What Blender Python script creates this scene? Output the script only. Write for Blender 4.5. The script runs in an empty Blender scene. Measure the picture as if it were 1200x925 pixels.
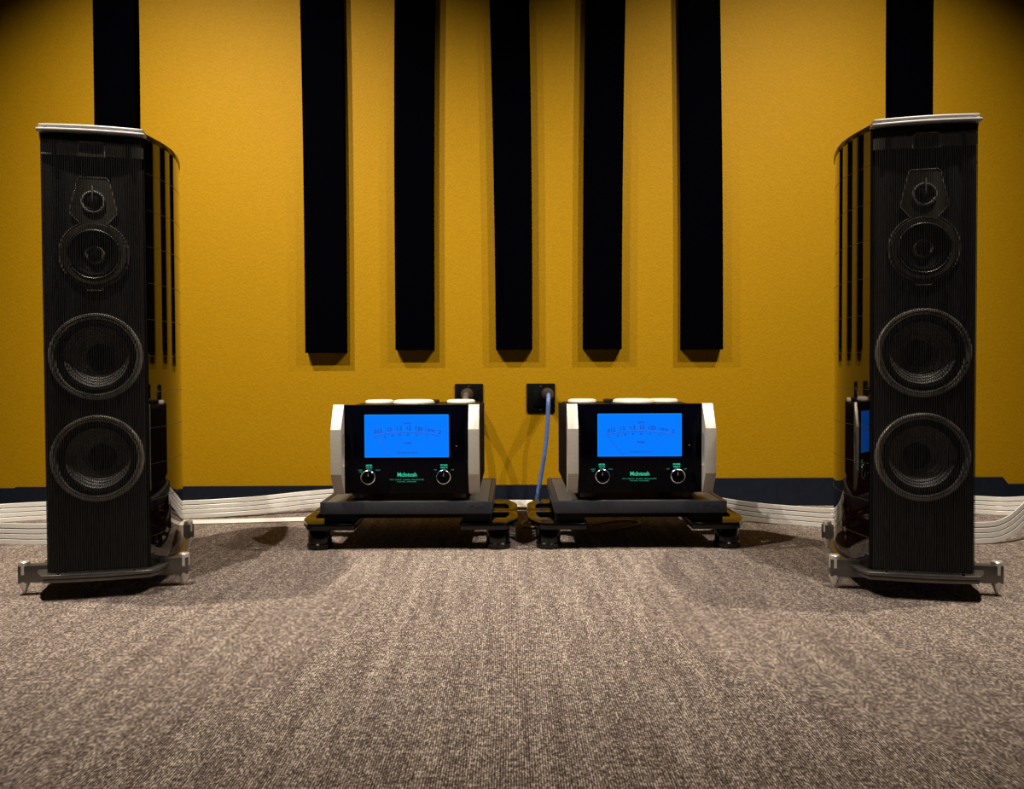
import bpy, bmesh, math, random
from mathutils import Vector, Matrix
random.seed(7)
scene = bpy.context.scene
COL = scene.collection
R = math.radians

# ------------------------------------------------------------------ camera
cd = bpy.data.cameras.new('camera'); cam = bpy.data.objects.new('camera', cd); COL.objects.link(cam)
cd.sensor_fit = 'HORIZONTAL'; cd.sensor_width = 36; cd.lens = 910 / 1200 * 36; cd.clip_start = .02
cam.location = (0, 0, .56); cam.rotation_euler = (R(90 - 1.2), R(.25), 0); cd.shift_y = -13 / 1200
scene.camera = cam
# ------------------------------------------------------------------ world, exposure
w = bpy.data.worlds.new('world'); scene.world = w; w.use_nodes = True
w.node_tree.nodes['Background'].inputs[0].default_value = (0, 0, 0, 1)
w.node_tree.nodes['Background'].inputs[1].default_value = 0
vs = scene.view_settings
vs.view_transform = 'Standard'; vs.look = 'None'; vs.exposure = 0; vs.gamma = 1; vs.use_curve_mapping = False
CEIL = 2.76
WALL = 3.12
# ceiling lamps: x, y, power, colour, aim point, cone angle
LAMPS = [
    (-1.50, 1.92, 375, (1, .87, .68), (-.92, 2.84, .0), 102),
    (1.50, 1.92, 285, (1, .87, .68), (.92, 2.84, .0), 102),
    (-1.11, 1.40, 290, (1, .88, .76), (-.46, 2.85, .0), 85),
    (1.11, 1.40, 228, (1, .88, .76), (.46, 2.85, .0), 85),
]

# ------------------------------------------------------------------ materials
def mat(name, col, rough=.5, metal=0, spec=.5, emit=None, estr=1, coat=0):
    m = bpy.data.materials.new(name); m.use_nodes = True
    b = m.node_tree.nodes['Principled BSDF']
    b.inputs['Base Color'].default_value = (*col, 1)
    b.inputs['Roughness'].default_value = rough
    b.inputs['Metallic'].default_value = metal
    b.inputs['Specular IOR Level'].default_value = spec
    if coat:
        b.inputs['Coat Weight'].default_value = coat; b.inputs['Coat Roughness'].default_value = .03
    if emit:
        b.inputs['Emission Color'].default_value = (*emit, 1); b.inputs['Emission Strength'].default_value = estr
    return m
def N(m, t, **kw):
    n = m.node_tree.nodes.new(t)
    for k, v in kw.items():
        if k in n.inputs: n.inputs[k].default_value = v
        else: setattr(n, k, v)
    return n
def L(m, a, b): m.node_tree.links.new(a, b)
def P(m): return m.node_tree.nodes['Principled BSDF']
def coords(m, scale=(1, 1, 1)):
    tc = N(m, 'ShaderNodeTexCoord'); mp = N(m, 'ShaderNodeMapping', Scale=scale)
    L(m, tc.outputs['Object'], mp.inputs['Vector']); return mp.outputs['Vector']
def bump(m, src, strength, dist):
    b = N(m, 'ShaderNodeBump', Strength=strength, Distance=dist)
    L(m, src, b.inputs['Height']); L(m, b.outputs['Normal'], P(m).inputs['Normal'])
def ramp(m, src, stops):
    r = N(m, 'ShaderNodeValToRGB'); cr = r.color_ramp
    while len(cr.elements) < len(stops): cr.elements.new(.5)
    for e, (p, c) in zip(cr.elements, stops): e.position = p; e.color = (*c, 1)
    L(m, src, r.inputs['Fac']); return r.outputs['Color']
def speck(m, c1, c2, scale, detail=3, bstr=0, bdist=.001, stretch=(1, 1, 1)):
    n = N(m, 'ShaderNodeTexNoise', Scale=scale, Detail=detail); L(m, coords(m, stretch), n.inputs['Vector'])
    L(m, ramp(m, n.outputs['Fac'], [(.35, c1), (.65, c2)]), P(m).inputs['Base Color'])
    if bstr: bump(m, n.outputs['Fac'], bstr, bdist)

M = {}
M['wall'] = mat('gold_wall_paint', (.30, .163, .0006), .62, spec=.10)
speck(M['wall'], (.258, .140, .0005), (.284, .155, .0006), 130, 4, .28, .004)
M['dark_paint'] = mat('charcoal_paint', (.03, .028, .028), .9); speck(M['dark_paint'], (.026, .025, .025), (.034, .032, .03), 60, 3, .2, .002)
M['navy'] = mat('navy_base', (.004, .007, .015), .55, spec=.2); speck(M['navy'], (.0035, .006, .013), (.005, .008, .017), 40)
M['navy_trim'] = mat('navy_trim', (.004, .007, .014), .5, spec=.2); speck(M['navy_trim'], (.0035, .006, .012), (.005, .008, .016), 40)
# carpet: looped columns with cream and brown flecks
c = M['carpet'] = mat('loop_carpet', (.2, .16, .13), .95, spec=.1)
v = coords(c)
wv = N(c, 'ShaderNodeTexWave', wave_type='BANDS', bands_direction='X', Scale=84, Distortion=1.2, Detail=1)
wv.inputs['Detail Scale'].default_value = 8
L(c, v, wv.inputs['Vector'])
n1 = N(c, 'ShaderNodeTexNoise', Scale=1, Detail=2, Roughness=.75); L(c, coords(c, (250, 120, 1)), n1.inputs['Vector'])
n2 = N(c, 'ShaderNodeTexNoise', Scale=1, Detail=2); L(c, coords(c, (75, 38, 1)), n2.inputs['Vector'])
n3 = N(c, 'ShaderNodeTexNoise', Scale=1, Detail=1); L(c, coords(c, (34, 3, 1)), n3.inputs['Vector'])
def math_(m, op, a, b):
    n = N(m, 'ShaderNodeMath', operation=op)
    for i, s in enumerate((a, b)):
        if isinstance(s, (int, float)): n.inputs[i].default_value = s
        else: L(m, s, n.inputs[i])
    return n.outputs[0]
h = math_(c, 'ADD', math_(c, 'MULTIPLY', n1.outputs['Fac'], 1.0), math_(c, 'MULTIPLY', n2.outputs['Fac'], .30))
h = math_(c, 'ADD', h, math_(c, 'MULTIPLY', wv.outputs['Fac'], .16))
h = math_(c, 'ADD', h, math_(c, 'SUBTRACT', math_(c, 'MULTIPLY', n3.outputs['Fac'], .16), .03))
L(c, ramp(c, h, [(.62, (.043, .031, .029)), (.76, (.131, .102, .092)), (.86, (.24, .197, .170)), (.97, (.54, .475, .41))]), P(c).inputs['Base Color'])
bump(c, h, .7, .004)
M['felt'] = mat('black_felt', (.0005, .0006, .0012), 1, spec=0); speck(M['felt'], (.0004, .0004, .001), (.0007, .0008, .0016), 400, 2, .3, .001)
M['lacquer'] = mat('black_lacquer', (.0035, .0015, .0015), .035, spec=.6, coat=.6); speck(M['lacquer'], (.003, .0014, .0014), (.005, .0018, .0016), 6, 3, stretch=(1, 1, .1))
M['leather'] = mat('black_leather', (.004, .004, .0045), .6, spec=.2); speck(M['leather'], (.003, .003, .0035), (.0055, .0055, .0055), 220, 3, .3, .001)
M['string'] = mat('black_elastic', (.020, .019, .020), .42, spec=.4); speck(M['string'], (.003, .003, .003), (.040, .038, .038), 90, 2, stretch=(40, 1, .4))
M['silver'] = mat('brushed_silver', (.80, .78, .75), .32, metal=.75); speck(M['silver'], (.76, .75, .72), (.83, .81, .78), 80, 2, stretch=(.1, 1, 8))
M['cap_silver'] = mat('satin_aluminium', (.60, .59, .58), .4, metal=.4); speck(M['cap_silver'], (.57, .56, .55), (.63, .62, .61), 80, 2, stretch=(.1, 1, 8))
M['chrome'] = mat('polished_chrome', (.85, .84, .82), .12, metal=1); speck(M['chrome'], (.82, .81, .8), (.88, .87, .85), 20)
M['gun'] = mat('gunmetal', (.16, .155, .15), .38, metal=.9); speck(M['gun'], (.145, .14, .135), (.175, .17, .165), 50)
M['ring'] = mat('dark_ring', (.30, .28, .24), .35, metal=.5); speck(M['ring'], (.26, .24, .21), (.34, .31, .27), 50)
M['bar'] = mat('grille_bar_grey', (.30, .30, .28), .5); speck(M['bar'], (.27, .27, .25), (.33, .33, .31), 60)
M['driver_plate'] = mat('driver_plate', (.070, .066, .050), .36, metal=.4); speck(M['driver_plate'], (.062, .058, .044), (.078, .073, .056), 50)
M['rubber'] = mat('rubber', (.0015, .0015, .0015), .65, spec=.05); speck(M['rubber'], (.001, .001, .001), (.002, .002, .002), 90)
M['cone'] = mat('pulp_cone', (.10, .095, .087), .5); speck(M['cone'], (.085, .08, .072), (.115, .108, .10), 120, 3, .2, .001)
M['glass'] = mat('black_glass', (.0006, .0006, .003), .06, spec=.08); speck(M['glass'], (.001, .001, .003), (.0014, .0014, .004), 5)
M['black'] = mat('black_metal', (.003, .003, .0035), .45, spec=.12); speck(M['black'], (.0025, .0025, .003), (.004, .004, .0045), 60)
M['gloss'] = mat('gloss_black', (.0015, .0015, .0018), .14, spec=.4); speck(M['gloss'], (.001, .001, .0012), (.002, .002, .0022), 10)
M['slab'] = mat('slate_satin', (.030, .032, .042), .40, spec=.25); speck(M['slab'], (.020, .022, .030), (.026, .028, .037), 90, 2)
M['slab_top'] = mat('slate_top', (.075, .07, .066), .45, spec=.4); speck(M['slab_top'], (.068, .064, .06), (.082, .076, .072), 200, 2)
M['handle'] = mat('satin_handle', (.46, .44, .40), .42, metal=.35); speck(M['handle'], (.44, .42, .38), (.48, .46, .42), 60, 2, stretch=(1, 1, 6))
M['pearl'] = mat('pale_cap', (.66, .635, .55), .4); speck(M['pearl'], (.64, .615, .53), (.68, .655, .57), 30)
M['screen'] = mat('blue_screen', (0, .01, .05), .4, spec=.15, emit=(0, .185, .98), estr=1.0)
M['screen_edge'] = mat('blue_screen_edge', (0, .01, .05), .4, spec=.15, emit=(0, .27, 1), estr=1.0)
M['print_blue'] = mat('meter_print', (0, 0, .02), .6, emit=(.002, .028, .33), estr=1)
M['green'] = mat('green_lettering', (0, .02, .01), .5, emit=(.025, .50, .29), estr=1)
M['green_dim'] = mat('green_small_lettering', (0, .01, .005), .5, emit=(.012, .26, .15), estr=1)
M['led'] = mat('status_led', (.1, .02, .02), .5, emit=(.8, .35, .3), estr=.8)
M['grey_print'] = mat('grey_print', (.012, .012, .014), .5)
M['ribbon'] = mat('ribbon_jacket', (.68, .665, .635), .28, spec=.6); speck(M['ribbon'], (.64, .625, .60), (.72, .705, .67), 60, 3, stretch=(1, 1, 4))
M['ribbon_line'] = mat('ribbon_conductor', (.05, .045, .06), .5); speck(M['ribbon_line'], (.04, .036, .05), (.06, .055, .07), 60)
M['blue_cord'] = mat('blue_braid', (.06, .11, .30), .5); speck(M['blue_cord'], (.04, .08, .23), (.085, .145, .36), 260, 2, .3, .001)
M['grey_cord'] = mat('grey_braid', (.05, .046, .042), .5); speck(M['grey_cord'], (.035, .032, .03), (.07, .064, .058), 260, 2, .3, .001)
M['plug'] = mat('plug_shell', (.016, .015, .014), .45); speck(M['plug'], (.013, .012, .011), (.02, .019, .018), 60)
M['tan_cord'] = mat('tan_jacket', (.42, .35, .25), .5); speck(M['tan_cord'], (.36, .3, .21), (.47, .4, .29), 120)
M['lamp'] = mat('lamp_lens', (.6, .6, .58), .4); speck(M['lamp'], (.57, .57, .55), (.63, .63, .61), 60)

# ------------------------------------------------------------------ mesh helpers
def link(name, bm, m, parent=None, smooth=None, loc=None):
    bmesh.ops.recalc_face_normals(bm, faces=bm.faces)
    me = bpy.data.meshes.new(name); bm.to_mesh(me); bm.free()
    for mm in (m if isinstance(m, list) else [m]): me.materials.append(mm)
    if smooth is not None:
        me.polygons.foreach_set('use_smooth', [True] * len(me.polygons)); me.set_sharp_from_angle(angle=R(smooth))
    o = bpy.data.objects.new(name, me); COL.objects.link(o)
    if parent: o.parent = parent
    if loc: o.location = loc
    return o
def inst(o, name, parent, loc=None, rot=None):
    c_ = bpy.data.objects.new(name, o.data); COL.objects.link(c_); c_.parent = parent
    if loc: c_.location = loc
    if rot: c_.rotation_euler = rot
    for k in ('kind', 'label'):
        if k in o: c_[k] = o[k]
    return c_
def tag(o, label, cat, group=None):
    o['label'] = label; o['category'] = cat
    if group: o['group'] = group
    return o
def empty(name, loc, rz, label, cat, group=None):
    o = bpy.data.objects.new(name, None); COL.objects.link(o); o.location = loc; o.rotation_euler = (0, 0, rz)
    o.empty_display_size = .05
    return tag(o, label, cat, group)
def struct(o): o['kind'] = 'structure'; return o
def box(x0, x1, y0, y1, z0, z1, bev=0, bm=None, seg=2):
    b = bmesh.new()
    vs_ = [b.verts.new((x, y, z)) for z in (z0, z1) for x, y in ((x0, y0), (x1, y0), (x1, y1), (x0, y1))]
    for f in ((3, 2, 1, 0), (4, 5, 6, 7), (0, 1, 5, 4), (1, 2, 6, 5), (2, 3, 7, 6), (3, 0, 4, 7)): b.faces.new([vs_[i] for i in f])
    if bev: bmesh.ops.bevel(b, geom=b.edges[:], offset=bev, segments=seg, affect='EDGES', profile=.5)
    return merge(bm, b)
def merge(bm, b):
    if bm is None: return b
    me = bpy.data.meshes.new('tmp'); b.to_mesh(me); b.free(); bm.from_mesh(me); bpy.data.meshes.remove(me); return bm
AX = {'z': lambda p, h_: (p[0], p[1], h_), 'y': lambda p, h_: (p[0], h_, p[1]), 'x': lambda p, h_: (h_, p[0], p[1])}
def prism(outer, a, b_, axis='z', holes=(), bev=0, bm=None):
    b = bmesh.new(); loops = []; edges = []
    for lp in [outer, *holes]:
        vv = [b.verts.new(AX[axis](p, a)) for p in lp]; loops.append(vv)
        for i in range(len(vv)): edges.append(b.edges.new((vv[i], vv[(i + 1) % len(vv)])))
    if holes:
        bmesh.ops.triangle_fill(b, edges=edges, use_beauty=True)
    else: b.faces.new(loops[0])
    geo = bmesh.ops.extrude_face_region(b, geom=b.faces[:])
    d = Vector(AX[axis]((0, 0), b_ - a))
    bmesh.ops.translate(b, verts=[e for e in geo['geom'] if isinstance(e, bmesh.types.BMVert)], vec=d)
    bmesh.ops.recalc_face_normals(b, faces=b.faces)
    if bev:
        es = [e for e in b.edges if len(e.link_faces) == 2 and e.calc_face_angle(0) > .3]
        bmesh.ops.bevel(b, geom=es, offset=bev, segments=2, affect='EDGES', profile=.5)
    return merge(bm, b)
def lathe(prof, n=48, axis='z', at=(0, 0, 0), bm=None, closed=False):
    """prof: (radius, height along axis)"""
    b = bmesh.new(); rows = []
    for r, h_ in prof:
        row = []
        for i in range(n if r > 1e-6 else 1):
            t = 2 * math.pi * i / n; p = (r * math.cos(t), r * math.sin(t))
            q = {'z': (p[0], p[1], h_), 'y': (p[0], h_, p[1]), 'x': (h_, p[0], p[1])}[axis]
            row.append(b.verts.new(Vector(q) + Vector(at)))
        rows.append(row)
    pairs = list(zip(rows, rows[1:])) + ([(rows[-1], rows[0])] if closed else [])
    for A, B in pairs:
        for i in range(n):
            j = (i + 1) % n
            if len(A) == 1 and len(B) == 1: continue
            if len(A) == 1: b.faces.new((A[0], B[i], B[j]))
            elif len(B) == 1: b.faces.new((A[i], B[0], A[j]))
            else: b.faces.new((A[i], B[i], B[j], A[j]))
    return merge(bm, b)
def catmull(pts, n=12, closed=False):
    pts = [Vector(p) for p in pts]; out = []; k = len(pts)
    for i in range(k if closed else k - 1):
        if closed: p0, p1, p2, p3 = (pts[(i + j - 1) % k] for j in range(4))
        else: p0, p1, p2, p3 = pts[max(i - 1, 0)], pts[i], pts[i + 1], pts[min(i + 2, k - 1)]
        for s in range(n):
            t = s / n
            out.append(.5 * (2 * p1 + (p2 - p0) * t + (2 * p0 - 5 * p1 + 4 * p2 - p3) * t * t + (3 * p1 - p0 - 3 * p2 + p3) * t ** 3))
    if not closed: out.append(pts[-1])
    return out
def tube(pts, r, n=8, bm=None, closed=False, cap=True):
    b = bmesh.new(); pts = [Vector(p) for p in pts]; rows = []; k = len(pts); up = None
    for i, p in enumerate(pts):
        t = (pts[(i + 1) % k] - pts[i - 1]) if closed else (pts[min(i + 1, k - 1)] - pts[max(i - 1, 0)])
        t.normalize()
        if up is None:
            up = Vector((0, 0, 1)) if abs(t.z) < .9 else Vector((0, 1, 0))
        up = (up - t * up.dot(t)).normalized(); s = t.cross(up)
        rr = r[i] if isinstance(r, (list, tuple)) else r
        rows.append([b.verts.new(p + (up * math.cos(a) + s * math.sin(a)) * rr) for a in (2 * math.pi * j / n for j in range(n))])
    for A, B in list(zip(rows, rows[1:])) + ([(rows[-1], rows[0])] if closed else []):
        for j in range(n): b.faces.new((A[j], A[(j + 1) % n], B[(j + 1) % n], B[j]))
    if cap and not closed: b.faces.new(rows[0]); b.faces.new(rows[-1][::-1])
    return merge(bm, b)
def lettering(txt, size, m, parent, loc, name='lettering', rot=(R(90), 0, 0), sx=1, bold=0, ext=.0003, align='CENTER'):
    cu = bpy.data.curves.new('txt', 'FONT'); cu.body = txt; cu.size = size; cu.extrude = ext; cu.offset = bold
    cu.align_x = align; cu.align_y = 'CENTER'; cu.resolution_u = 3
    o = bpy.data.objects.new('txt', cu); COL.objects.link(o)
    dg = bpy.context.evaluated_depsgraph_get(); me = bpy.data.meshes.new_from_object(o.evaluated_get(dg))
    bpy.data.objects.remove(o); bpy.data.curves.remove(cu)
    me.name = name; me.materials.clear(); me.materials.append(m)
    o = bpy.data.objects.new(name, me); COL.objects.link(o); o.parent = parent
    o.location = loc; o.rotation_euler = rot; o.scale = (sx, 1, 1)
    return o

# ------------------------------------------------------------------ room shell
XL, XR, YF = -2.9, 2.9, -2.2
o = struct(link('floor', box(XL, XR, YF, WALL, -.05, 0), M['carpet']))
struct(link('wall_back', box(XL, XR, WALL, WALL + .1, 0, CEIL), M['wall']))
struct(link('wall_left', box(XL - .1, XL, YF, WALL + .1, 0, CEIL), M['dark_paint']))
struct(link('wall_right', box(XR, XR + .1, YF, WALL + .1, 0, CEIL), M['dark_paint']))
struct(link('wall_front', box(XL, XR, YF - .1, YF, 0, CEIL), M['dark_paint']))
struct(link('ceiling', box(XL - .1, XR + .1, YF - .1, WALL + .1, CEIL, CEIL + .1), M['dark_paint']))
struct(link('baseboard_back', box(XL, XR, WALL - .010, WALL, 0, .082, .002), M['navy']))
struct(link('trim_1', prism([(-1.996, 0), (.30, 0), (.30, .0875), (-1.991, .0875), (-1.996, .083)], WALL - .020, WALL - .009, 'y'), M['navy_trim']))
struct(link('trim_2', prism([(.32, 0), (1.985, 0), (1.985, .083), (1.962, .111), (.34, .111), (.32, .09)], WALL - .022, WALL - .009, 'y'), M['navy']))

# ------------------------------------------------------------------ ceiling lamps
def spot(x, y, power, col, aim, cone, label, light_name):
    t = empty('ceiling_spotlight', (x, y, CEIL), 0, label, 'spotlight', 'recessed ceiling spotlights')
    link('trim_ring', lathe([(.032, 0), (.055, 0), (.055, -.004), (.048, -.008), (.034, -.006)], 32, closed=True), M['gun'], t, 40)
    link('lens', lathe([(0, -.003), (.033, -.003), (.033, 0), (0, 0)], 32), M['lamp'], t, 40)
    ld = bpy.data.lights.new(light_name, 'SPOT'); lo = bpy.data.objects.new(light_name, ld); COL.objects.link(lo)
    ld.energy = power; ld.color = col; ld.spot_size = R(cone); ld.spot_blend = 1; ld.shadow_soft_size = .014
    lo.location = (x, y, CEIL - .02)
    lo.rotation_euler = (Vector(aim) - lo.location).to_track_quat('-Z', 'Y').to_euler()
for a, lab, nm in zip(LAMPS, ('recessed ceiling spotlight above the speaker by the grey cord amplifier',
                          'recessed ceiling spotlight above the speaker by the blue cord amplifier',
                          'recessed ceiling spotlight out in the room facing the grey cord amplifier',
                          'recessed ceiling spotlight out in the room facing the blue cord amplifier'),
                      ('ceiling_lamp_left_near_wall_offscreen', 'ceiling_lamp_right_near_wall_offscreen',
                       'ceiling_lamp_left_in_room_offscreen', 'ceiling_lamp_right_in_room_offscreen')):
    spot(*a, lab, nm)

# ------------------------------------------------------------------ acoustic wall strips
def strip(tx0, tx1, bx0, bx1, zb, label, zt=CEIL - .02, z_ref=1.99):
    k = (zt - zb) / (z_ref - zb)
    ax0 = bx0 + (tx0 - bx0) * k; ax1 = bx1 + (tx1 - bx1) * k
    t = empty('acoustic_strip', ((bx0 + bx1) / 2, WALL, zb), 0, label, 'acoustic panel', 'black acoustic strips on the gold wall')
    cx = (bx0 + bx1) / 2; n = 14; b = bmesh.new()
    def rows(inset, y):
        out = []
        for i in range(n + 1):
            f = i / n; bow = .004 * math.sin(f * math.pi * 1.4 + cx * 9)
            out.append((bx0 + (ax0 - bx0) * f + bow - cx + inset, bx1 + (ax1 - bx1) * f + bow - cx - inset, (zt - zb) * f))
        return out
    A = [[(l, -.04, z), (r, -.04, z)] for l, r, z in rows(0, 0)]
    vf = [[b.verts.new(p) for p in row] for row in A]
    vb = [[b.verts.new((p[0], -.001, p[2])) for p in row] for row in A]
    for i in range(n):
        b.faces.new((vf[i][0], vf[i][1], vf[i + 1][1], vf[i + 1][0]))
        b.faces.new((vb[i][0], vb[i][1], vb[i + 1][1], vb[i + 1][0]))
        for s in (0, 1): b.faces.new((vf[i][s], vb[i][s], vb[i + 1][s], vf[i + 1][s]))
    for i in (0, n): b.faces.new((vf[i][0], vf[i][1], vb[i][1], vb[i][0]))
    es = [e for e in b.edges if len(e.link_faces) == 2 and e.calc_face_angle(0) > .8]
    bmesh.ops.bevel(b, geom=es, offset=.003, segments=2, affect='EDGES')
    link('fabric_panel', b, M['felt'], t, 40)
    link('mounting_batten', box(bx0 - cx + .03, bx1 - cx - .03, -.012, 0, .05, .09), M['black'], t)
strip(-.829, -.666, -.818, -.659, .62, 'black felt strip in the hanging row, nearest the speaker by the grey cord amplifier')
strip(-.453, -.296, -.463, -.311, .63, 'black felt strip hanging straight above the grey cord amplifier')
strip(-.083, .073, -.064, .081, .63, 'middle black felt strip hanging above the gap between both wall outlets')
strip(.299, .453, .284, .436, .63, 'black felt strip hanging straight above the blue cord amplifier')
strip(.669, .825, .673, .835, .627, 'black felt strip in the hanging row, nearest the speaker by the blue cord amplifier')
strip(-1.645, -1.482, -1.640, -1.478, .63, 'black felt strip rising behind the speaker next to the grey cord amplifier')
strip(1.498, 1.666, 1.493, 1.660, .63, 'black felt strip rising behind the speaker next to the blue cord amplifier')

# ------------------------------------------------------------------ floor speakers
SIDE = [(.117, .012), (.1255, .035), (.1365, .07), (.146, .11), (.1515, .15), (.153, .19), (.151, .235), (.145, .28), (.135, .33), (.120, .375), (.101, .42), (.078, .46), (.055, .488), (.035, .5)]
def lute(off=0, front=0.0, bow=.007):
    """plan outline of the cabinet, bowed front, tapering to the rear"""
    right = [(u + off, v_ if i else v_ - off) for i, (u, v_) in enumerate(SIDE)]
    right[-1] = (right[-1][0], right[-1][1] + off)
    fr = []
    for i in range(1, 12):
        s = i / 12; u = -(.117 + off) + 2 * (.117 + off) * s
        fr.append((u, .012 - off - front - bow * (1 - (2 * s - 1) ** 2)))
    left = [(-u, v_) for u, v_ in reversed(right)]
    return right + left + (fr if bow else [])
def rim(pts, r, y, bm=None):
    return tube([(p[0], y, p[1]) for p in pts], r, 6, closed=True, bm=bm)
def arc(cx, cz, r, a0, a1, n):
    return [(cx + r * math.cos(a0 + (a1 - a0) * i / n), cz + r * math.sin(a0 + (a1 - a0) * i / n)) for i in range(n + 1)]
ZB, ZT = .066, 1.129
def speaker(loc, rz, label):
    t = empty('floor_speaker', loc, rz, label, 'speaker', 'pair of floor speakers')
    # cabinet with a flat front that has a well for each driver
    holes = [(0, .590, .0893), (0, .340, .0893), (0, .840, .0583)]
    ring = lambda x, z, r: [(x + r * math.cos(2 * math.pi * i / 48), z + r * math.sin(2 * math.pi * i / 48)) for i in range(48)]
    b = prism(lute(bow=0), ZB, ZT)
    ff = min(b.faces, key=lambda f: f.calc_center_median().y)
    edges = list(ff.edges); bmesh.ops.delete(b, geom=[ff], context='FACES_ONLY')
    for x, z, r in holes:
        A = [b.verts.new((p[0], .012, p[1])) for p in ring(x, z, r)]; B = [b.verts.new((p[0], .075, p[1])) for p in ring(x, z, r)]
        for i in range(48):
            k = (i + 1) % 48
            edges.append(b.edges.new((A[i], A[k]))); b.faces.new((A[i], A[k], B[k], B[i]))
        b.faces.new(B)
    bmesh.ops.triangle_fill(b, edges=edges, use_beauty=True)
    cab = link('cabinet', b, M['lacquer'], t, 35)
    line = None
    for k in range(11):
        z = 1.045 - .0905 * k
        if line is None:
            right = [(u + .0005, v_) for u, v_ in SIDE]
            b = bmesh.new()
            for s in (1, -1):
                vv = [[b.verts.new((s * (u + du), v_, dz)) for du, dz in ((0, -.0004), (.0004, 0), (0, .0004))] for u, v_ in right]
                for A, B in zip(vv, vv[1:]):
                    for q in (0, 1): b.faces.new((A[q], A[q + 1], B[q + 1], B[q]))
            line = link('inlay_line', b, M['gun'], cab, loc=(0, 0, z))
        else: inst(line, 'inlay_line', cab, (0, 0, z))
    link('top_plate', prism(lute(.003, .006), ZT, ZT + .012, bev=.002), M['gloss'], t, 35)
    # two bowed silver trims along the front of the top
    for z0, z1, hw, yy, dp in ((ZT + .0005, ZT + .008, .1205, -.014, .03), (ZT + .0105, ZT + .0185, .116, -.010, .034)):
        fr = [(-hw + 2 * hw * i / 14, yy - .010 * (1 - (2 * i / 14 - 1) ** 2)) for i in range(15)]
        bk = [(x, y + dp) for x, y in reversed(fr)]
        link('top_trim', prism(fr + bk, z0, z1, bev=.0025), M['cap_silver'], t, 40)
    # leather baffle panel
    link('baffle', prism([(-.1145, ZB + .002), (.1145, ZB + .002), (.1145, ZT - .002), (-.1145, ZT - .002)], .005, .0125, 'y', holes=[ring(*q) for q in holes]), M['leather'], t, 40)
    # grille: upper bar with two pegs, and the strings
    fr = [(-.113 + .226 * i / 10, -.0005 - .0075 * (1 - (2 * i / 10 - 1) ** 2)) for i in range(11)]
    bk = [(x, y + .005) for x, y in reversed(fr)]
    link('grille_bar', prism(fr + bk, 1.078, 1.104), M['bar'], t, 40)
    for u in (-.083, .083): link('grille_peg', box(u - .004, u + .004, -.010, .008, 1.072, 1.123, .001), M['rubber'], t)
    b = bmesh.new(); npitch = 55
    for i in range(npitch):
        u = -.1110 + .222 * i / (npitch - 1)
        y = -.0085 - .008 * (1 - (u / .1135) ** 2) + random.uniform(-.0003, .0003)
        r = .0008; rows = []
        for z in (ZB - .004, ZT):
            rows.append([b.verts.new((u + r * math.cos(a), y + r * math.sin(a), z)) for a in (R(0), R(60), R(120), R(180), R(240), R(300))])
        for q in range(6): b.faces.new((rows[0][q], rows[0][(q + 1) % 6], rows[1][(q + 1) % 6], rows[1][q]))
    g = link('grille_strings', b, M['string'], t, 80); g['kind'] = 'stuff'; g['label'] = 'black elastic grille strings'
    # keystone housing for tweeter and midrange
    zm, rm, zt_ = .840, .079, .967
    a0 = math.asin(math.sqrt(1 - (.030 / rm) ** 2))
    out = [(-.030, 1.026), (.030, 1.026), (.035, 1.021), (.053, .945), (.053, .938)] + arc(0, zm, rm, a0, -math.pi / 2 + .27, 22)
    out = out + [(.017, .752), (-.017, .752)] + [(-x, z) for x, z in reversed(out[5:])] + [(-.053, .938), (-.053, .945), (-.035, 1.021)]
    h = link('driver_housing', prism(out, .0005, .0055, 'y', holes=[ring(0, zm, .0585), ring(0, zt_, .024)]), M['driver_plate'], t, 40)
    link('housing_rim', rim(out, .0013, .0005), M['ring'], h, 40)
    tab = [(-.031, 1.074), (-.028, 1.104), (-.023, 1.109), (.023, 1.109), (.028, 1.104), (.031, 1.074)]
    tb = link('crest_tab', prism(tab, -.0098, -.007, 'y'), M['driver_plate'], t, 40)
    link('crest_rim', tube([(x, -.0102, z) for x, z in tab], .0013, 6), M['silver'], tb, 40)
    # tweeter
    tw = link('tweeter', lathe([(.0275, -.001), (.0268, -.004), (.0240, -.0045), (.0222, -.001), (.0205, .003), (.0205, .0055), (.0275, .0055)], 40, 'y', (0, 0, zt_), closed=True), M['silver'], t, 40)
    link('dome', lathe([(.0208, .004), (.0185, -.001), (.013, -.0045), (.007, -.0062), (0, -.0066)], 32, 'y', (0, 0, zt_)), M['rubber'], tw, 60)
    link('bridge', box(-.0016, .0016, -.0085, -.006, zt_ - .003, zt_ + .037, .0006), M['silver'], tw, 40)
    link('bridge_tip', lathe([(0, -.0095), (.004, -.0075), (.004, -.0055), (0, -.005)], 16, 'y', (0, 0, zt_ - .001)), M['chrome'], tw, 40)
    # midrange
    md = link('midrange', lathe([(.0745, -.001), (.073, -.0035), (.062, -.003), (.0585, .002), (.0585, .006), (.0745, .006)], 56, 'y', (0, 0, zm), closed=True), M['driver_plate'], t, 40)
    link('bright_ring', lathe([(.0600, -.004), (.0586, -.0050), (.0572, -.004), (.0572, .003), (.06, .003)], 56, 'y', (0, 0, zm), closed=True), M['gun'], md, 60)
    link('cone', lathe([(.0585, .003), (.056, -.001), (.051, -.002), (.047, .002), (.03, .012), (.019, .017)], 56, 'y', (0, 0, zm)), M['rubber'], md, 50)
    link('phase_ring', lathe([(.024, .014), (.0225, .007), (.0195, .005), (.0165, .007), (.0155, .016)], 40, 'y', (0, 0, zm)), M['ring'], md, 50)
    link('phase_plug', lathe([(.0165, .017), (.0155, .002), (.0135, -.003), (.008, -.0048), (0, -.0052)], 32, 'y', (0, 0, zm)), M['gloss'], md, 50)
    # woofers
    first = None
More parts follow.
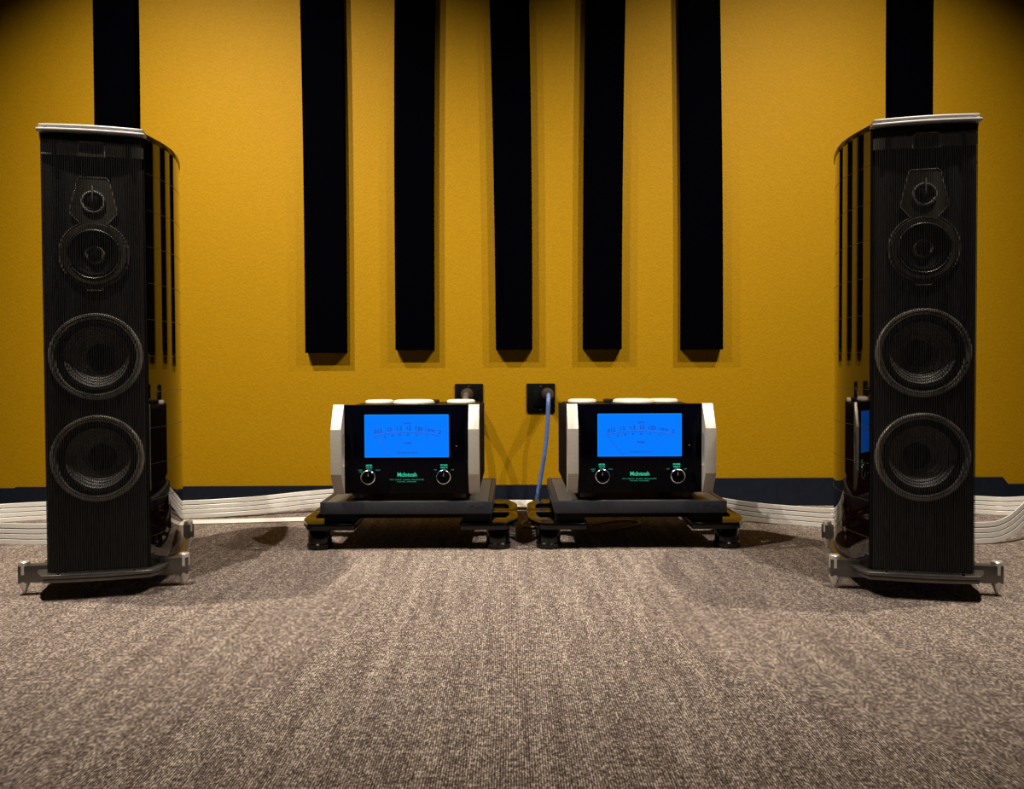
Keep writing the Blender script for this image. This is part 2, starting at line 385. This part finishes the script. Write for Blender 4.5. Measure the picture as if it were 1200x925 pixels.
    for z in (.590, .340):
        wp = lathe([(.1065, .0035), (.106, .0005), (.104, -.0018), (.0995, -.0022), (.0985, .0005), (.0965, .0005), (.0955, -.0016), (.0925, -.0012), (.0895, .006), (.0895, .012), (.1065, .012)], 72, 'y', closed=True)
        wf = link('woofer', wp, M['ring'], t, 40, (0, 0, z))
        link('surround', lathe([(.0900, .006), (.087, .001), (.083, -.0012), (.079, .0005), (.0755, .006), (.0745, .010)], 72, 'y'), M['rubber'], wf, 60)
        pr_ = []; r = .0750; y = .0075
        for k in range(7):
            pr_ += [(r, y), (r - .0012, y - .0012), (r - .0042, y + .0035)]; r -= .0062; y += .0052
        pr_.append((r, y)); link('cone', lathe(pr_, 72, 'y'), M['cone'], wf, 20)
        link('dust_cap', lathe([(r + .001, y - .001), (.02, y + .006), (.01, y + .009), (0, y + .01)], 48, 'y'), M['rubber'], wf, 60)
    # plinth
    pl = [(-.124, -.020), (-.06, -.0255), (0, -.027), (.06, -.0255), (.124, -.020), (.143, .016), (.161, .08), (.168, .16), (.161, .25), (.140, .34), (.10, .45), (.05, .505)]
    pl = pl + [(-x, y) for x, y in reversed(pl[5:])]
    bp = link('base_plate', prism(pl, .0545, .0635, bev=.0025), M['gun'], t, 40)
    pl2 = [(x * .975, y * .97 + .006) for x, y in pl]
    link('base_skirt', prism(pl2, .043, .0535, bev=.002), M['gun'], bp, 40)
    for u in (-.085, .085): link('string_screw', lathe([(0, .0665), (.0035, .0665), (.0045, .0635), (.0045, .062)], 16, at=(u, -.016, 0)), M['chrome'], bp, 40)
    for (u, vv, ang) in ((-.186, .06, 0), (.186, .06, 0), (-.118, .505, -.9), (.118, .505, .9)):
        s = 1 if u > 0 else -1
        b = bmesh.new()
        ln = .09 if vv < .2 else .085
        m4 = Matrix.Translation((u, vv, 0)) @ Matrix.Rotation(ang, 4, 'Z')
        bb = box(-ln if s > 0 else -.011, .011 if s > 0 else ln, -.0125, .0125, .031, .0745, .0015)
        bmesh.ops.transform(bb, matrix=m4, verts=bb.verts); b.free()
        arm = link('outrigger_arm', bb, M['gun'], t, 40)
        link('foot_knob', lathe([(0, .084), (.0110, .084), (.0130, .082), (.0130, .052), (.0105, .05), (.0105, .03), (0, .03)], 28, at=(u, vv, 0)), M['silver'], arm, 40)
        link('spike', lathe([(0, .034), (.0130, .034), (.0130, .029), (.0122, .027), (.0018, 0), (0, 0)], 24, at=(u, vv, 0)), M['silver'], arm, 40)
    # terminal panel at the back
    tp = link('terminal_panel', box(-.028, .028, .498, .504, .14, .24, .001), M['gun'], t, 40)
    for u in (-.013, .013): link('binding_post', lathe([(0, .525), (.006, .525), (.007, .52), (.007, .503)], 16, 'y', (u, 0, .17)), M['silver'], tp, 40)
    return t
SL = speaker((-1.018, 1.900, 0), R(12.7), 'tall black lacquered speaker with string grille, beside the grey cord amplifier')
SR = speaker((.982, 1.854, 0), R(-11.2), 'tall black lacquered speaker with string grille, beside the blue cord amplifier')

# ------------------------------------------------------------------ amplifier stands, bases, amplifiers
def stand(X, label):
    t = empty('amplifier_stand', (X, 2.36, 0), 0, label, 'stand', 'low black amplifier stands')
    outer = [(.160, .006), (.165, 0), (.290, 0), (.306, .008), (.333, .070), (.339, .100), (.340, .2195), (.165, .2195)]
    hole = [(.215, .095), (.298, .095), (.309, .125), (.312, .185), (.215, .185)]
    hole2 = [(.205, .030), (.272, .030), (.288, .068), (.205, .068)]
    for sx in (1, -1):
        for sy in (0, 1):
            f = lambda q: [(sx * x, y if sy == 0 else .44 - y) for x, y in q]
            pl = link('corner_plate', prism(f(outer), .063, .083, holes=[f(hole), ], bev=.002), M['gloss'], t, 40)
            yy = .047 if sy == 0 else .393
            lg = link('leg', lathe([(0, .063), (.034, .063), (.036, .060), (.036, .020), (.040, .016), (.040, .004), (.037, 0), (0, 0)], 32, at=(sx * .277, yy, 0)), M['gloss'], t, 40)
            link('spacer', box(sx * .212 - .045, sx * .212 + .045, yy - .03, yy + .03, .083, .115, .003), M['black'], t)
    link('cross_beam', box(-.165, .165, .19, .25, .064, .082, .002), M['black'], t)
    return t
def base(X, label):
    t = empty('isolation_base', (X, 2.35, .115), 0, label, 'platform', 'slate isolation platforms')
    link('frame', prism([(-.262, 0), (.262, 0), (.262, .50), (-.262, .50)], 0, .0365, holes=[[(-.248, .014), (.248, .014), (.248, .486), (-.248, .486)]], bev=.0012), M['slab'], t, 40)
    link('top_board', box(-.247, .247, .015, .485, .006, .0355, .001), M['slab_top'], t)
    for z in (.0125, .0225): link('logo_bar', box(.190, .205, -.0006, .0006, z, z + .0045), M['grey_print'], t)
    lettering('HRS', .011, M['grey_print'], t, (.222, -.0003, .0197), sx=1.1, ext=.0003)
    return t
def amp(X, label):
    t = empty('amplifier', (X, 2.37, .1515), 0, label, 'amplifier', 'mono power amplifiers')
    fp = link('front_panel', box(-.192, .192, 0, .012, .023, .295, .0015), M['glass'], t, 40)
    # meter
    mt = link('meter', box(-.1285, .1285, -.0022, 0, .134, .265, .001), M['screen_edge'], t)
    link('meter_face', box(-.1262, .1262, -.0026, -.0018, .1363, .2627), M['screen'], mt)
    Y = -.0030; cz = -.20; Rr = .412
    def pol(a, r): return (r * math.sin(a), Y, cz + r * math.cos(a))
    link('scale_arc', tube([pol(R(-14.2 + 28.4 * i / 30), Rr) for i in range(31)], .0010, 5), M['print_blue'], mt)
    for a, s in ((-12.0, '.012'), (-7.4, '.12'), (-3.1, '1.2'), (.9, '12'), (5.0, '120'), (9.7, '1.2KW'), (13.9, '2')):
        lettering(s, .0165 if s != '1.2KW' else .0110, M['print_blue'], mt, pol(R(a), Rr + .011), 'scale_number', (R(90), R(a), 0), ext=.0002, bold=.0002)
    for a, s in ((-9.4, '50'), (-6.2, '40'), (-3.0, '30'), (.6, '20'), (4.4, '10'), (8.6, '0')):
        lettering(s, .0075, M['print_blue'], mt, pol(R(a), Rr - .009), 'scale_number', (R(90), R(a), 0), ext=.0002, bold=.0002)
    lettering('WATTS', .0062, M['print_blue'], mt, (.004, Y, .238), bold=.0002)
    lettering('DECIBELS', .0058, M['print_blue'], mt, (.004, Y, .178), bold=.0002)
    lettering('POWER OUTPUT', .0068, M['print_blue'], mt, (.002, Y, .148), sx=1.25)
    link('needle', tube([(-.103, Y, .204), (-.048, Y, .1375)], .0006, 5), M['print_blue'], mt)
    # lettering on the glass
    lettering('McIntosh', .0170, M['green'], fp, (.0005, -.0005, .0805), 'brand_lettering', sx=.95, bold=.0004)
    lettering('MC1.25KW  QUAD  BALANCED', .0054, M['green_dim'], fp, (0, -.0004, .0655), sx=1.38)
    lettering('POWER  AMPLIFIER', .0050, M['green_dim'], fp, (0, -.0004, .0592), sx=1.38)
    for x, a, b_, c_, d_ in ((-.1155, 'METER', 'WATTS', 'LIGHT', 'HOLD'), (.1135, 'POWER', 'REMOTE', 'OFF', 'ON')):
        lettering(a, .0064, M['green'], fp, (x, -.0004, .1092), bold=.0002)
        lettering(b_, .0056, M['green'], fp, (x, -.0004, .1018), bold=.0001)
        lettering(c_, .0050, M['green_dim'], fp, (x - .0265, -.0004, .0950))
        if c_ == 'LIGHT': lettering('OFF', .0050, M['green_dim'], fp, (x - .0265, -.0004, .0895))
        lettering(d_, .0050, M['green_dim'], fp, (x + .0265, -.0004, .0950))
        kb = link('knob', lathe([(.018, -.020), (.0150, -.018), (0, -.0175)], 40, 'y', (x, 0, .0755)), M['glass'], t, 40)
        link('knob_ring', lathe([(.0232, 0), (.0232, -.016), (.0222, -.021), (.0195, -.0225), (.0178, -.0195), (.0178, 0)], 48, 'y', (x, 0, .0755), closed=True), M['chrome'], kb, 50)
        link('pointer', box(x - .0009, x + .0009, -.0186, -.0176, .078, .088), M['silver'], kb)
    link('status_light', lathe([(0, -.001), (.0012, -.001), (.0012, 0)], 12, 'y', (.152, 0, .168)), M['led'], t)
    # faceted side handles
    prof = [(.006, .2955), (-.004, .2955), (-.046, .2225), (-.046, .087), (-.006, .023), (.006, .023)]
    hole = [(-.002, .205), (-.018, .205), (-.030, .192), (-.030, .122), (-.018, .109), (-.002, .109)]
    for s in (-1, 1):
        x0, x1 = sorted((s * .1905, s * .2225))
        link('handle', prism(prof, x0, x1, 'x', holes=[hole], bev=.0008), M['handle'], t, 20)
    # chassis
    ch = link('chassis', box(-.205, .205, .012, .47, .024, .283, .003), M['black'], t, 40)
    fin = None
    for s in (-1, 1):
        for k in range(12):
            y = .03 + k * .036
            if fin is None: fin = link('heatsink_fin', box(-.009, .009, 0, .006, .03, .281, .0008), M['black'], ch, 40, (s * .213, y, 0))
            else: inst(fin, 'heatsink_fin', ch, (s * .213, y, 0))
    link('top_edge', box(-.19, .19, .010, .03, .283, .2945, .002), M['black'], ch, 40)
    for x, y, r, z in ((.004, .15, .066, .3010), (-.143, .36, .050, .2925), (.143, .36, .050, .2925)):
        cn = link('transformer_can', lathe([(0, .283), (r + .006, .283), (r + .006, z - .009), (r + .003, z - .007), (0, z - .007)], 48, at=(x, y, 0)), M['black'], t, 40)
        link('can_cap', lathe([(0, z + .003), (r * .85, z + .0028), (r * .97, z), (r, z - .005), (r, z - .008), (0, z - .008)], 48, at=(x, y, 0)), M['pearl'], cn, 40)
    link('rear_block', box(-.06, .06, .28, .44, .283, .293, .003), M['black'], t, 40)
    for sx in (-1, 1):
        for y in (.05, .42): link('foot', lathe([(0, .024), (.021, .024), (.023, .02), (.023, .003), (.02, 0), (0, 0)], 24, at=(sx * .155, y, 0)), M['gun'], t, 40)
    return t
XA, XB = -.323, .389
stand(XA, 'low black stand carrying the grey cord amplifier, with angular cut-out corner plates')
stand(XB, 'low black stand carrying the blue cord amplifier, with angular cut-out corner plates')
base(XA, 'slate grey platform under the grey cord amplifier')
base(XB, 'slate grey platform under the blue cord amplifier')
amp(XA, 'glowing blue meter amplifier below the outlet with the thick grey cord')
amp(XB, 'glowing blue meter amplifier beside the hanging blue power cord')

# ------------------------------------------------------------------ outlets and power cords
def outlet(x0, x1, z0, z1, label):
    cx, cz = (x0 + x1) / 2, (z0 + z1) / 2; hw, hh = (x1 - x0) / 2, (z1 - z0) / 2
    t = empty('wall_outlet', (cx, WALL, cz), 0, label, 'outlet', 'black wall outlets')
    pl = link('cover_plate', box(-hw, hw, -.007, 0, -hh, hh, .003), M['rubber'], t, 40)
    link('receptacle', box(-.034, .034, -.010, -.006, -.034, .034, .002), M['rubber'], t, 40)
    for z in (-.047, .047): link('screw', lathe([(0, -.0085), (.003, -.008), (.003, -.006)], 12, 'y', (0, 0, z)), M['gun'], pl, 40)
outlet(-.230, -.117, .381, .494, 'square black wall outlet half hidden behind an amplifier, with grey plug')
outlet(.058, .172, .377, .494, 'square black wall outlet with the blue cord plugged in')
def cord(px, pz, path, m, label, r):
    t = empty('power_cord', (px, WALL - .01, pz), 0, label, 'power cord')
    link('plug', lathe([(0, 0), (.021, 0), (.024, -.006), (.024, -.062), (.019, -.072), (.016, -.092), (.013, -.105), (0, -.106)], 24, 'y'), M['plug'], t, 40)
    link('cable', tube(catmull([(0, -.095, 0)] + path, 10), r, 10), m, t, 60)
cord(-.178, .453, [(0, -.115, -.004), (-.002, -.140, -.03), (.002, -.148, -.09), (.006, -.140, -.19), (.0, -.115, -.30), (-.03, -.12, -.40), (-.10, -.14, -.43)], M['grey_cord'],
     'thick grey power cord bending down behind the amplifier from its outlet', .0125)
cord(.141, .453, [(0, -.110, -.004), (-.002, -.128, -.03), (-.004, -.130, -.08), (-.011, -.128, -.18), (-.026, -.128, -.28), (-.042, -.135, -.37), (-.05, -.16, -.43), (-.02, -.2, -.441)], M['blue_cord'],
     'blue braided power cord hanging down the gold wall', .0085)

# ------------------------------------------------------------------ flat ribbon speaker cables
def ribbon(name, pts, label, ups=None, width=.068, n=14):
    """flat cable on edge: four jacket bands with thin dark conductors between"""
    cl = catmull(pts, n); b = bmesh.new()
    um = catmull(ups, n) if ups else None
    prof = []                       # (across, half thickness, material)
    e = width / 2
    bands = [(-e, -e * .52), (-e * .46, -e * .02), (e * .04, e * .46), (e * .54, e)]
    for i, (a, c_) in enumerate(bands):
        prof += [(a, .0006), (a + .0012, .0017), (c_ - .0012, .0017), (c_, .0006)]
    k = len(prof); rows = []
    for i, p in enumerate(cl):
        t = (cl[min(i + 1, len(cl) - 1)] - cl[max(i - 1, 0)]).normalized()
        up = Vector(um[i]) if um else Vector((0, 0, 1))
        up = (up - t * up.dot(t)).normalized(); s = t.cross(up)
        rows.append([b.verts.new(p + up * a + s * h_) for a, h_ in prof] + [b.verts.new(p + up * a - s * h_) for a, h_ in reversed(prof)])
    tot = 2 * k
    for A, B in zip(rows, rows[1:]):
        for j in range(tot):
            f = b.faces.new((A[j], A[(j + 1) % tot], B[(j + 1) % tot], B[j]))
            jj = j if j < k else tot - 2 - j
            f.material_index = 1 if (j % k != k - 1 and jj % 4 == 3) else 0
    b.faces.new(rows[0]); b.faces.new(rows[-1][::-1])
    o = link(name, b, [M['ribbon'], M['ribbon_line']], None, 35)
    return tag(o, label, 'speaker cable', 'white ribbon speaker cables')
h = .0345
ribbon('speaker_cable', [(-.40, 3.02, .075), (-.62, 3.02, .060), (-.82, 2.99, .048), (-1.0, 2.92, .040), (-1.22, 2.885, h), (-1.50, 2.89, h), (-1.74, 2.87, h), (-1.93, 2.78, h), (-2.04, 2.63, h), (-1.93, 2.53, h), (-1.70, 2.485, h), (-1.48, 2.465, h), (-1.30, 2.47, .05), (-1.17, 2.455, .12), (-1.125, 2.40, .165)],
       'white ribbon cable on edge looping behind the speaker by the grey cord amplifier')
ribbon('speaker_cable', [(-.55, 2.87, .004), (-.75, 2.855, .003), (-1.0, 2.825, .003), (-1.24, 2.80, .003), (-1.40, 2.79, .003)], 'white ribbon cable lying flat on the carpet in front of the standing ribbon',
       [(0, 1, 0)] * 5)
ribbon('speaker_cable', [(.42, 2.98, .085), (.58, 2.94, .070), (.75, 2.83, .048), (.87, 2.765, .038), (1.0, 2.71, h), (1.13, 2.66, h), (1.30, 2.69, h), (1.50, 2.84, h), (1.72, 2.90, .036), (1.84, 2.87, .036), (1.94, 2.76, .07), (1.88, 2.62, .13), (1.76, 2.53, .142), (1.655, 2.475, .100), (1.56, 2.435, .050), (1.47, 2.415, .036), (1.30, 2.41, .05), (1.15, 2.42, .12), (1.085, 2.39, .165)],
       'white ribbon cable on edge looping behind the speaker by the blue cord amplifier')
ribbon('speaker_cable', [(-.145, 3.04, .03), (-.06, 3.05, .024), (.0, 3.055, .022), (.06, 3.052, .022), (.077, 3.05, .022)], 'short white ribbon cable crossing the gap between both amplifier stands',
       [(0, .9, .35)] * 5, .05)
def loose(pts, label, r=.0035):
    tag(link('interconnect_cable', tube(catmull(pts, 10), r, 8), M['tan_cord'], None, 60), label, 'cable', 'thin tan cables')
loose([(.20, 2.95, .004), (.08, 2.84, .004), (.035, 2.76, .0045), (.05, 2.69, .004), (.12, 2.68, .004), (.2, 2.72, .004)], 'thin tan cable curling on the carpet between both amplifier stands')
loose([(.26, 2.60, .004), (.34, 2.63, .004), (.44, 2.72, .004), (.445, 2.78, .004), (.38, 2.79, .004), (.28, 2.72, .004)], 'thin tan cable loop lying under the blue cord amplifier stand')
